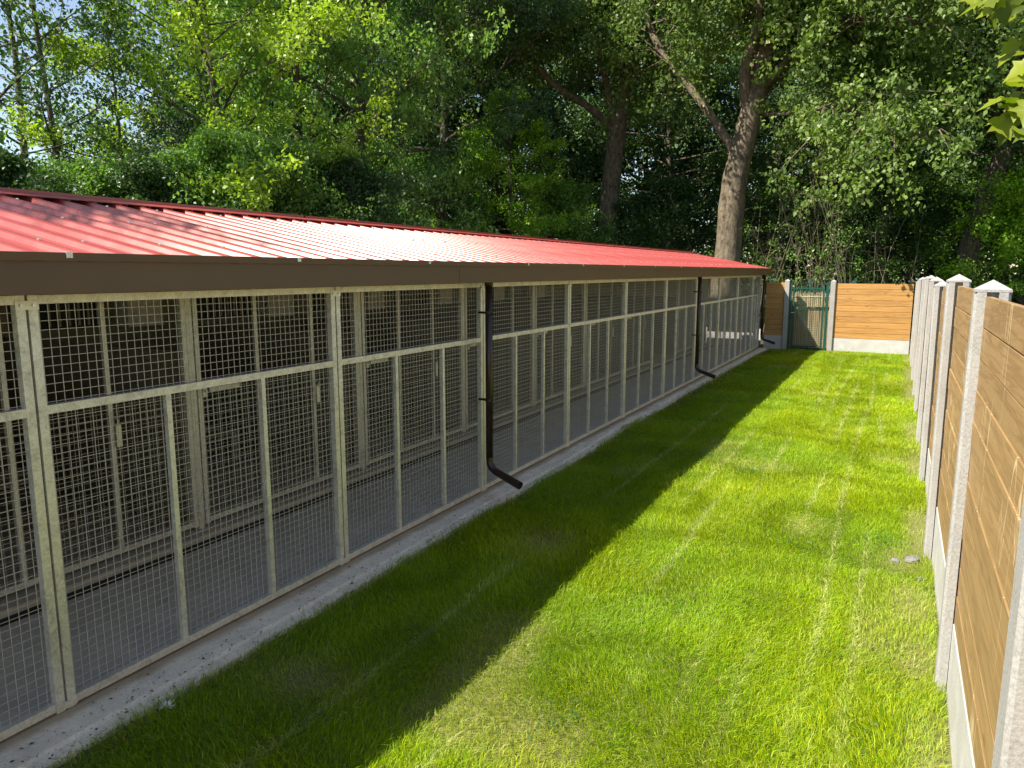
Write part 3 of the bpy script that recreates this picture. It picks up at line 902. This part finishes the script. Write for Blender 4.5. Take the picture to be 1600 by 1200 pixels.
# ------------------------------------------------------------------ trees
def leaf_mesh(name, C, m, rad, size, seed, droop=0.35, flat=0.7, mat='leaf', aspect=0.62):
    g = np.random.default_rng(seed); n = len(C); N = n * m
    base = np.repeat(C, m, 0)
    off = g.normal(0, 1, (N, 3)); off /= np.maximum(np.linalg.norm(off, axis=1, keepdims=True), 1e-6)
    off *= (g.random(N) ** 0.45)[:, None] * np.repeat(rad * g.uniform(0.6, 1.35, n), m)[:, None]; off[:, 2] *= flat
    p = base + off
    d = g.normal(0, 1, (N, 3)); d[:, 2] -= droop * 1.6; d += off / (rad + 1e-6) * 0.8
    d /= np.linalg.norm(d, axis=1, keepdims=True)
    nn = g.normal(0, 0.75, (N, 3)); nn[:, 2] += 0.9
    s = np.cross(d, nn); s /= np.maximum(np.linalg.norm(s, axis=1, keepdims=True), 1e-6)
    up = np.cross(s, d)
    L = size * g.uniform(0.6, 1.3, N)[:, None]; W = L * aspect
    V = np.empty((N, 4, 3)); V[:, 0] = p; V[:, 1] = p + d * L * 0.45 + s * W / 2 + up * L * .08; V[:, 2] = p + d * L; V[:, 3] = p + d * L * 0.45 - s * W / 2 + up * L * .08
    F = np.arange(N * 4).reshape(N, 4)
    ti = np.clip(np.repeat(g.random(n), m) * 0.65 + g.random(N) * 0.4, 0, 1)
    return np_mesh(name, V.reshape(-1, 3), F, M[mat], {'tint': np.repeat(ti, 4)})


def grow(seed, H, Rr, cb, tr, nb, sub=5, lean=(0, 0), up=0.5, prof=None):
    """returns (trunk MB, cluster centres)"""
    r = random.Random(seed); mb = MB(); C = []
    K = 9; tp = []
    wx, wy = r.uniform(0, 6), r.uniform(0, 6)
    for i in range(K + 1):
        t = i / K
        tp.append(Vector((lean[0]*t*H + 0.025*H*math.sin(wx + 4*t) * t, lean[1]*t*H + 0.025*H*math.sin(wy + 5*t) * t, H * t * 0.97)))
    mb.tube(tp, [max(tr * (1 - 0.9 * (i / K) ** 0.8) * (1.35 if i == 0 else 1), 0.012) for i in range(K + 1)], 9)

    def on(t):
        a = min(int(t * K), K - 1); return tp[a].lerp(tp[a+1], t * K - a)
    prof = prof or (lambda u: (math.sin(math.pi * min(1, 0.18 + 0.82 * u) ** 0.8)) * 0.9 + 0.15)
    az = r.uniform(0, 6.28)
    for i in range(nb):
        u = (i + r.random()) / nb; t = cb + (0.985 - cb) * u
        az += 2.4 + r.uniform(-.4, .4)
        L = Rr * prof(u) * r.uniform(0.75, 1.15)
        el = up * (0.35 + 0.9 * u) + r.uniform(-.2, .2)
        p = on(t); d = Vector((math.cos(az) * math.cos(el), math.sin(az) * math.cos(el), math.sin(el)))
        pts = [p]
        for s in range(4):
            d = (d + Vector((r.uniform(-.22, .22), r.uniform(-.22, .22), r.uniform(-.18, .16)))).normalized()
            p = p + d * L / 4; pts.append(p)
        br = max(tr * 0.33 * (1 - t * 0.7), 0.012)
        mb.tube(pts, [br, br*.75, br*.55, br*.35, br*.15], 5, caps=False)
        C.append(pts[-1])
        for s in range(sub):
            q = r.uniform(0.25, 1.0); a = min(int(q*4), 3); b0 = pts[a].lerp(pts[a+1], q*4 - a)
            dd = (d + Vector((r.uniform(-1, 1), r.uniform(-1, 1), r.uniform(-.6, .7)))).normalized()
            l2 = L * r.uniform(0.2, 0.42)
            e1 = b0 + dd * l2 * .5 + Vector((0, 0, .03)); e2 = b0 + dd * l2 + Vector((0, 0, -.06*l2))
            mb.tube([b0, e1, e2], [br*.3, br*.2, br*.08], 3, caps=False)
            C += [e1, e2]
            if l2 > 0.9: C.append(b0.lerp(e2, .75) + Vector((r.uniform(-.3, .3), r.uniform(-.3, .3), r.uniform(-.3, .3))))
    return mb, np.array([tuple(c) for c in C])


def variant(name, seed, H, Rr, cb, tr, nb, sub, m, rad, size, bark='bark_dark', **kw):
    lk = {k: kw.pop(k) for k in ('droop', 'flat', 'aspect', 'mat') if k in kw}
    mb, C = grow(seed, H, Rr, cb, tr, nb, sub, **kw)
    return mb.mesh(name + '_trunk', M[bark], True), leaf_mesh(name + '_crown', C, m, rad, size, seed + 100, **lk), len(C) * m


VAR = {
    'open': variant('open', 11, 13, 3.2, 0.16, 0.14, 30, 6, 20, 0.36, 0.105, up=0.75),
    'open2': variant('open2', 12, 12, 2.6, 0.20, 0.11, 28, 6, 20, 0.36, 0.10, up=0.85),
    'bushy': variant('bushy', 13, 11, 3.6, 0.06, 0.16, 50, 5, 62, 0.38, 0.10, up=0.6),
    'dense': variant('dense', 14, 15, 4.0, 0.08, 0.22, 58, 5, 66, 0.46, 0.115, up=0.55),
    'dense2': variant('dense2', 15, 16, 4.6, 0.12, 0.25, 56, 5, 66, 0.50, 0.125, up=0.45),
    'back': variant('back', 16, 19, 5.5, 0.10, 0.30, 60, 7, 46, 0.75, 0.20, up=0.5, mat='leaf_far'),
    'shrub': variant('shrub', 17, 4.6, 2.3, 0.04, 0.05, 40, 6, 46, 0.32, 0.085, up=0.9),
}


def tree(var, loc, color, label, cat='tree', name='tree', group=None, rz=None, s=1.0, sz=None):
    root = empty(name, loc, rz if rz is not None else random.uniform(0, 6.28))
    root.scale = (s, s, sz or s)
    t, c, _ = VAR[var]
    link('trunk', t, root); cr = link('crown', c, root); cr.color = (*color, 1)
    tag(root, label, cat, group); return root


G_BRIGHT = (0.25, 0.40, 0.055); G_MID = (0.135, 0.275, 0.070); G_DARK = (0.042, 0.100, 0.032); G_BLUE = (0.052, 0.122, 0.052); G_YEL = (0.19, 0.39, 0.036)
WG = 'trees in the wood behind the kennel'
# left: slim open trees against the sky
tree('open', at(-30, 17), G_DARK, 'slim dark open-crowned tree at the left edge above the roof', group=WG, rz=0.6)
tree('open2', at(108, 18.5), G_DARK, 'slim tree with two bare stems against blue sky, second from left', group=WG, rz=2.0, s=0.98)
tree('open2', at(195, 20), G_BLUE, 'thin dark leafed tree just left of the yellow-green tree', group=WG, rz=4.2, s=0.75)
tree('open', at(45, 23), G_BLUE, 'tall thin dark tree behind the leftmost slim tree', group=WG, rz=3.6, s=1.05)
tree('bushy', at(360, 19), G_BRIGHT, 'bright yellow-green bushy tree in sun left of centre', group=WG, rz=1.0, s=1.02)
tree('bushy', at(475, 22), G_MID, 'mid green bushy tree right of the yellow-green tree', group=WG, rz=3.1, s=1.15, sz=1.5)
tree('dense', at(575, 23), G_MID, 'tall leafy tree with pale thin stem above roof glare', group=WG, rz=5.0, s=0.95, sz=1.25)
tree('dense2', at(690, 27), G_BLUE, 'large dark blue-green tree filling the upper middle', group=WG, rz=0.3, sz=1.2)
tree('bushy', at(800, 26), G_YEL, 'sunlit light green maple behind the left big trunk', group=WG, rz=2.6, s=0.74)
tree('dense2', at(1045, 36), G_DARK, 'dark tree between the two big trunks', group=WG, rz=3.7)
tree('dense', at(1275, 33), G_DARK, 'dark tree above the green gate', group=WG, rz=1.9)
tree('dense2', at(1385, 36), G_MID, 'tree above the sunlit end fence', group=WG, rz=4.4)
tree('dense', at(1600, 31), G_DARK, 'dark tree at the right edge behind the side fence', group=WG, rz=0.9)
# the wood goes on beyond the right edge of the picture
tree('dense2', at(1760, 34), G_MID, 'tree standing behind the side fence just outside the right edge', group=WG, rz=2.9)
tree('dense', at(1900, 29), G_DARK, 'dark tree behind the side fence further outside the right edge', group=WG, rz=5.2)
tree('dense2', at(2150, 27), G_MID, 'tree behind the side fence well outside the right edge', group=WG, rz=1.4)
# shrubs along the back of the kennel
for i, (px, d, col, lab) in enumerate((
        (20, 15.5, G_DARK, 'low shrub behind the roof at the far left'), (140, 16, G_MID, 'low shrub behind the roof below the slim trees'),
        (250, 15.6, G_DARK, 'dark shrub above the shaded end of the roof ridge'), (350, 16.2, G_MID, 'green shrub below the yellow-green tree'),
        (450, 17, G_MID, 'pale leafed shrub just above the ridge right of the yellow-green tree'), (545, 18, G_BLUE, 'shrub above the ridge where roof glare begins'),
        (880, 27, G_MID, 'small shrub at the foot of the left big trunk'), (1040, 27, G_DARK, 'dark shrub between the two big trunks'),
        (1600, 27, G_YEL, 'sunlit pale shrub at right edge behind side fence'))):
    tree('shrub', at(px, d), col, lab, 'shrub', 'shrub', 'shrubs behind the kennel and fences', rz=i * 1.3, s=0.85 if i < 3 else 1.0 if i < 6 else 1.1)
# deeper rows
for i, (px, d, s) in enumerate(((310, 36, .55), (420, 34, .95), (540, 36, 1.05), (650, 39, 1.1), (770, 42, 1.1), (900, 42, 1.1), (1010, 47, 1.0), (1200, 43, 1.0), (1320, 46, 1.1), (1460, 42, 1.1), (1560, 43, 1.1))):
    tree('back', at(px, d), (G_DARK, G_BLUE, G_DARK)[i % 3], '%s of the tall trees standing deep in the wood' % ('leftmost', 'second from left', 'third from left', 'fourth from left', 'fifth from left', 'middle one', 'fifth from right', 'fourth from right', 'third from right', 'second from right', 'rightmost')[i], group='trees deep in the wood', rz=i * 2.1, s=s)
# one off to the left whose leaves dapple the near roof
tree('open', (-10.7, -3.2, 0), G_MID, 'open tree outside the picture to the left whose leaves dapple the roof', group=WG, rz=2.2, s=1.02)

# the two big poplar trunks and the leaning trunk, with hand laid limbs
def big_tree(name, label, px, dist, stems, seed, m=44, rad=0.5, size=0.13, color=G_MID, twigs=5, bark='bark', canopy=()):
    """stems: list of (list of (pixel x, pixel y, depth offset), r0, r1, foliage from fraction)"""
    o = at(px, dist); root = empty(name, o); mb = MB(); C = []; r = random.Random(seed)
    for pts_, r0, r1, leafy in stems:
        W = []
        for (x, y, dd) in pts_:
            p = at(x, dist + dd); k = math.cos(math.atan((x - 800) / 1141.0))
            # height through the tilted lens
            fx = (x - 800) / 1141.0; fy = (600 - y) / 1141.0
            cp, sp = math.cos(R(PITCH)), math.sin(R(PITCH))
            vz = fy * cp - sp; vf = fy * sp + cp
            p.z = CAM_H + (dist + dd) * vz / math.hypot(vf, fx)
            W.append(p - o)
        # smooth
        S = []
        for i in range(len(W) - 1):
            for t in (0, .25, .5, .75):
                a, b = W[max(i-1, 0)], W[min(i+2, len(W)-1)]
                S.append(0.5 * ((2*W[i]) + (W[i+1]-a)*t + (2*a - 5*W[i] + 4*W[i+1] - b)*t*t + (3*W[i] - a - 3*W[i+1] + b)*t**3))
        S.append(W[-1]); n = len(S)
        mb.tube(S, [(r0 + (r1 - r0) * (i / (n-1)) ** .8) * (1 + 0.05 * r.uniform(-1, 1)) for i in range(n)], 14 if r0 > .2 else 8)
        tot = n - 1
        for i in range(int(tot * leafy), n):
            for s in range(twigs):
                az = r.uniform(0, 6.28); el = r.uniform(-.5, .9); L = r.uniform(0.8, 2.6)
                d = Vector((math.cos(az)*math.cos(el), math.sin(az)*math.cos(el), math.sin(el)))
                b0 = S[i]; e1 = b0 + d*L*.5 + Vector((0, 0, .1)); e2 = b0 + d*L + Vector((0, 0, -.25*L))
                mb.tube([b0, e1, e2], [.03, .02, .006], 4, caps=False)
                C += [e1 * .3 + e2 * .7, e2, e2 + Vector((r.uniform(-.4, .4), r.uniform(-.4, .4), -r.uniform(.2, .7)))]
    for (cx, cy, cz, rx, ry, rz_, k_) in canopy:
        for q in range(k_):
            v_ = Vector((r.gauss(0, 1), r.gauss(0, 1), r.gauss(0, 1))).normalized() * r.random() ** 0.4
            C.append(Vector((cx + v_.x * rx, cy + v_.y * ry, cz + v_.z * rz_)))
            if q % 3 == 0: mb.tube([Vector((cx, cy, cz - rz_ * .7)), (Vector((cx, cy, cz)) + C[-1]) * .5 + Vector((0, 0, -.4)), C[-1]], [.07, .04, .01], 4, caps=False)
    mb.build('trunk', M[bark], root, True)
    cr = link('crown', leaf_mesh(name + '_crown', np.array([tuple(c) for c in C]), m, rad, size, seed, droop=0.7, aspect=0.75), root); cr.color = (*color, 1)
    tag(root, label, 'tree'); return root


big_tree('poplar_tree', 'main big poplar with thick grey trunk and long leaning limb behind the roof end', 1137, 24.5, [
    ([(1128, 470, 0), (1136, 400, 0), (1140, 300, 0), (1150, 235, 0), (1168, 150, 0), (1180, 60, 0), (1192, -40, 0), (1200, -200, 0)], 0.46, 0.27, 0.80),
    ([(1140, 245, 0), (1118, 205, 0), (1070, 140, .4), (1020, 75, .9), (990, 0, 1.4), (960, -90, 2.0)], 0.145, 0.09, 0.45),
    ([(1155, 170, 0), (1150, 110, -.4), (1165, 40, -.8), (1172, -40, -1), (1180, -130, -1)], 0.20, 0.10, 0.6),
    ([(1172, 150, .3), (1205, 90, .8), (1228, 20, 1.2), (1245, -60, 1.6)], 0.24, 0.12, 0.5),
    ([(1185, 130, 0), (1230, 78, -.5), (1275, 50, -1.0), (1340, 30, -1.6), (1400, 40, -2.2)], 0.16, 0.05, 0.35),
    ([(1175, 180, 0), (1230, 178, -.8), (1300, 172, -1.6), (1360, 190, -2.2), (1430, 215, -2.6)], 0.07, 0.02, 0.45),
    ([(1190, -40, 0), (1280, -60, -1.5), (1380, -40, -3), (1470, -30, -4)], 0.14, 0.04, 0.3),
    ([(1190, -60, 0), (1090, -70, -1.0), (1010, -60, -2)], 0.14, 0.05, 0.4),
], 31, color=(0.125, 0.215, 0.066), canopy=((0.8, 1.0, 11.5, 4.2, 3.2, 2.6, 240), (4.2, 1.5, 10.5, 3.4, 3.0, 2.4, 170), (7.2, 2.0, 10.8, 3.0, 3.0, 2.4, 130)))
big_tree('poplar_tree', 'second big poplar with darker trunk and limb arching left', 953, 28.5, [
    ([(938, 470, 0), (946, 380, 0), (954, 260, 0), (962, 190, 0), (972, 100, 0), (980, 0, 0), (985, -100, 0)], 0.42, 0.24, 0.6),
    ([(955, 205, 0), (920, 170, -.3), (870, 138, -.8), (835, 100, -1.2), (815, 65, -1.5), (780, 35, -2), (750, 20, -2.4)], 0.17, 0.06, 0.55),
    ([(955, 200, 0), (944, 140, -.4), (925, 60, -.8), (915, -20, -1.0)], 0.16, 0.08, 0.5),
    ([(975, 40, 0), (900, -20, -1.0), (830, -30, -2)], 0.12, 0.05, 0.4),
], 32, color=(0.115, 0.20, 0.064), canopy=((0.0, 0.5, 13.0, 4.0, 3.2, 2.8, 200), (-4.0, 1.0, 12.0, 3.5, 3.0, 2.6, 150)))
big_tree('leaning_tree', 'leaning dark trunk rising behind the side fence posts', 1508, 27, [
    ([(1500, 480, 0), (1508, 420, 0), (1524, 330, 0), (1545, 260, 0), (1560, 190, 0), (1572, 90, 0), (1590, -40, 0)], 0.36, 0.20, 0.6),
    ([(1545, 230, 0), (1530, 170, -.5), (1500, 90, -1), (1470, 20, -1.5)], 0.14, 0.06, 0.4),
    ([(1565, 140, 0), (1500, 70, -1), (1420, 40, -2), (1350, 50, -2.5)], 0.12, 0.04, 0.3),
], 33, color=(0.085, 0.16, 0.055), bark='bark_dark', canopy=((0.6, 0.0, 11.5, 3.5, 3.0, 2.6, 150),))


# dry thicket right of the big trunk
def thicket(name, label, px, dist, w, h, n, seed):
    r = random.Random(seed); o = at(px, dist); root = empty(name, o); mb = MB(); C = []
    for k in range(n):
        x, y = r.gauss(0, w), r.gauss(0, w * .6); hh = h * r.uniform(0.45, 1.1); lx, ly = r.uniform(-.5, .5), r.uniform(-.5, .5)
        pts = [Vector((x + lx * hh * t ** 1.5 * .6 + r.uniform(-.06, .06), y + ly * hh * t ** 1.5 * .6 + r.uniform(-.06, .06), hh * t)) for t in (0, .25, .5, .75, 1)]
        mb.tube(pts, [.012, .010, .008, .006, .003], 4, caps=False)
        for q in range(5):
            b0 = pts[r.randint(1, 4)]; e1 = b0 + Vector((r.uniform(-.6, .6), r.uniform(-.6, .6), r.uniform(-.2, .5)))
            mb.tube([b0, b0.lerp(e1, .5) + Vector((0, 0, .05)), e1], [.007, .005, .003], 3, caps=False)
            if r.random() < .7: C.append(e1)
    mb.build('stems', M['twig'], root)
    cr = link('leaves', leaf_mesh(name, np.array([tuple(c) for c in C]), 14, 0.25, 0.085, seed), root); cr.color = (*G_MID, 1)
    tag(root, label, 'thicket', 'dry thickets behind the gate')


thicket('dry_thicket', 'tangle of pale dry stems behind the green gate', 1262, 24.5, 1.0, 5.2, 60, 5)
thicket('dry_thicket', 'tangle of thin pale stems right of the main poplar trunk', 1200, 26.5, 0.8, 4.2, 40, 6)
thicket('dry_thicket', 'sparse brown stems above the sunlit end fence', 1380, 27.5, 1.2, 4.0, 40, 7)

# far wood as one mass that closes the view
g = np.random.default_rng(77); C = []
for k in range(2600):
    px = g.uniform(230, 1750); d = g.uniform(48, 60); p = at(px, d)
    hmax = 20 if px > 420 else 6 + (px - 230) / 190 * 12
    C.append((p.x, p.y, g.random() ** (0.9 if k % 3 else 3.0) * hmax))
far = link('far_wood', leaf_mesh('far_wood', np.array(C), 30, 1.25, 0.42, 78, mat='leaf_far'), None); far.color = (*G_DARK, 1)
tag(far, 'dark mass of foliage closing the wood in the distance', 'wood', kind='stuff')
C = []
for k in range(700):
    px = g.uniform(-150, 300); d = g.uniform(30, 42); p = at(px, d); C.append((p.x, p.y, g.random() * (3.6 + 1.0 * math.sin(px * .02))))
fh = link('far_hedge', leaf_mesh('far_hedge', np.array(C), 34, 0.8, 0.22, 79), None); fh.color = (*G_YEL, 1)
tag(fh, 'pale sunlit hedge far behind the slim trees at left', 'hedge', kind='stuff')

# overhanging maple, trunk outside the frame to the right
def maple():
    root = empty('maple_tree', (2.4, 2.2, 0)); mb = MB(); r = random.Random(21)
    mb.tube([(0, 0, 0), (0.05, 0.02, 1.2), (-0.05, 0.1, 2.4), (-0.1, 0.15, 3.6), (0.05, .2, 5)], [.14, .11, .09, .06, .02], 10)
    mb.tube([(-0.05, 0.1, 2.3), (-0.6, 0.5, 3.1), (-1.2, 0.9, 3.55), (-1.75, 1.15, 3.6)], [.05, .035, .02, .008], 8)
    tips = []
    limb = [Vector(p) for p in ((-0.6, 0.5, 3.1), (-1.2, 0.9, 3.55), (-1.75, 1.15, 3.6))]
    # leaf anchor points of the twigs that hang into view (world coordinates)
    A = [(1515, 5), (1540, 12), (1560, 5), (1585, 18), (1600, 30), (1575, 68), (1590, 78), (1560, 170), (1575, 140), (1590, 128), (1600, 110), (1585, 185), (1545, 178), (1598, 160), (1530, -20), (1560, -30), (1600, -10), (1620, 60), (1630, 130), (1500, -15), (1480, -8), (1610, 190)]
    anchors = []
    for (x, y) in A:
        d = r.uniform(2.9, 3.4); p = at(x, d)
        fx = (x - 800) / 1141.0; fy = (600 - y) / 1141.0; cp, sp = math.cos(R(PITCH)), math.sin(R(PITCH))
        p.z = CAM_H + d * (fy * cp - sp) / math.hypot(fy * sp + cp, fx); anchors.append(p - root.location)
    for a in anchors:
        b0 = min(limb, key=lambda q: (q - a).length); mid_ = b0.lerp(a, .55) + Vector((0, 0, .06))
        mb.tube([b0, mid_, a], [.008, .0055, .003], 5, caps=False)
    crown_c = [(r.gauss(0.1, .7), r.gauss(.2, .7), r.uniform(2.9, 5.3)) for _ in range(150)]
    crown_c = [c for c in crown_c if c[0] > -0.9]
    anchors += [Vector(c) for c in crown_c]
    mb.build('trunk', M['bark'], root, True)
    # lobed leaves
    prof = [(0, 0), (.16, -.06), (.42, .02), (.30, .22), (.56, .42), (.30, .46), (.24, .60), (.16, .66), (0, 1.0)]
    outline = prof + [(-x, y) for (x, y) in prof[-2:0:-1]]
    me_v, me_f = [], []; tint = []
    for a in anchors:
        for q in range(4):
            L = r.uniform(.055, .105); p = a + Vector((r.uniform(-.05, .05), r.uniform(-.05, .05), r.uniform(-.04, .03)))
            d = Vector((r.uniform(-1, .6), r.uniform(-.8, .8), r.uniform(-1.1, .1))).normalized()
            nn = Vector((r.uniform(-.5, .3), r.uniform(-1, 0.1), r.uniform(.2, 1))).normalized(); s = d.cross(nn).normalized(); u = s.cross(d)
            b0 = len(me_v); t = r.random()
            me_v.append(tuple(p + d * L * .35 - u * L * .04)); tint.append(t)
            for (x, y) in outline:
                me_v.append(tuple(p + s * x * L + d * y * L + u * (abs(x) * .18 - (y - .4) ** 2 * .15) * L)); tint.append(t)
            k = len(outline)
            for i in range(k): me_f.append((b0, b0 + 1 + i, b0 + 1 + (i + 1) % k))
    me = np_mesh('maple_crown', np.array(me_v), np.array(me_f), M['leaf_bright'], {'tint': np.array(tint)})
    cr = link('crown', me, root); cr.color = (0.17, 0.235, 0.028, 1)
    tag(root, 'maple branch with bright yellow-green lobed leaves hanging in at top right', 'tree')


maple()
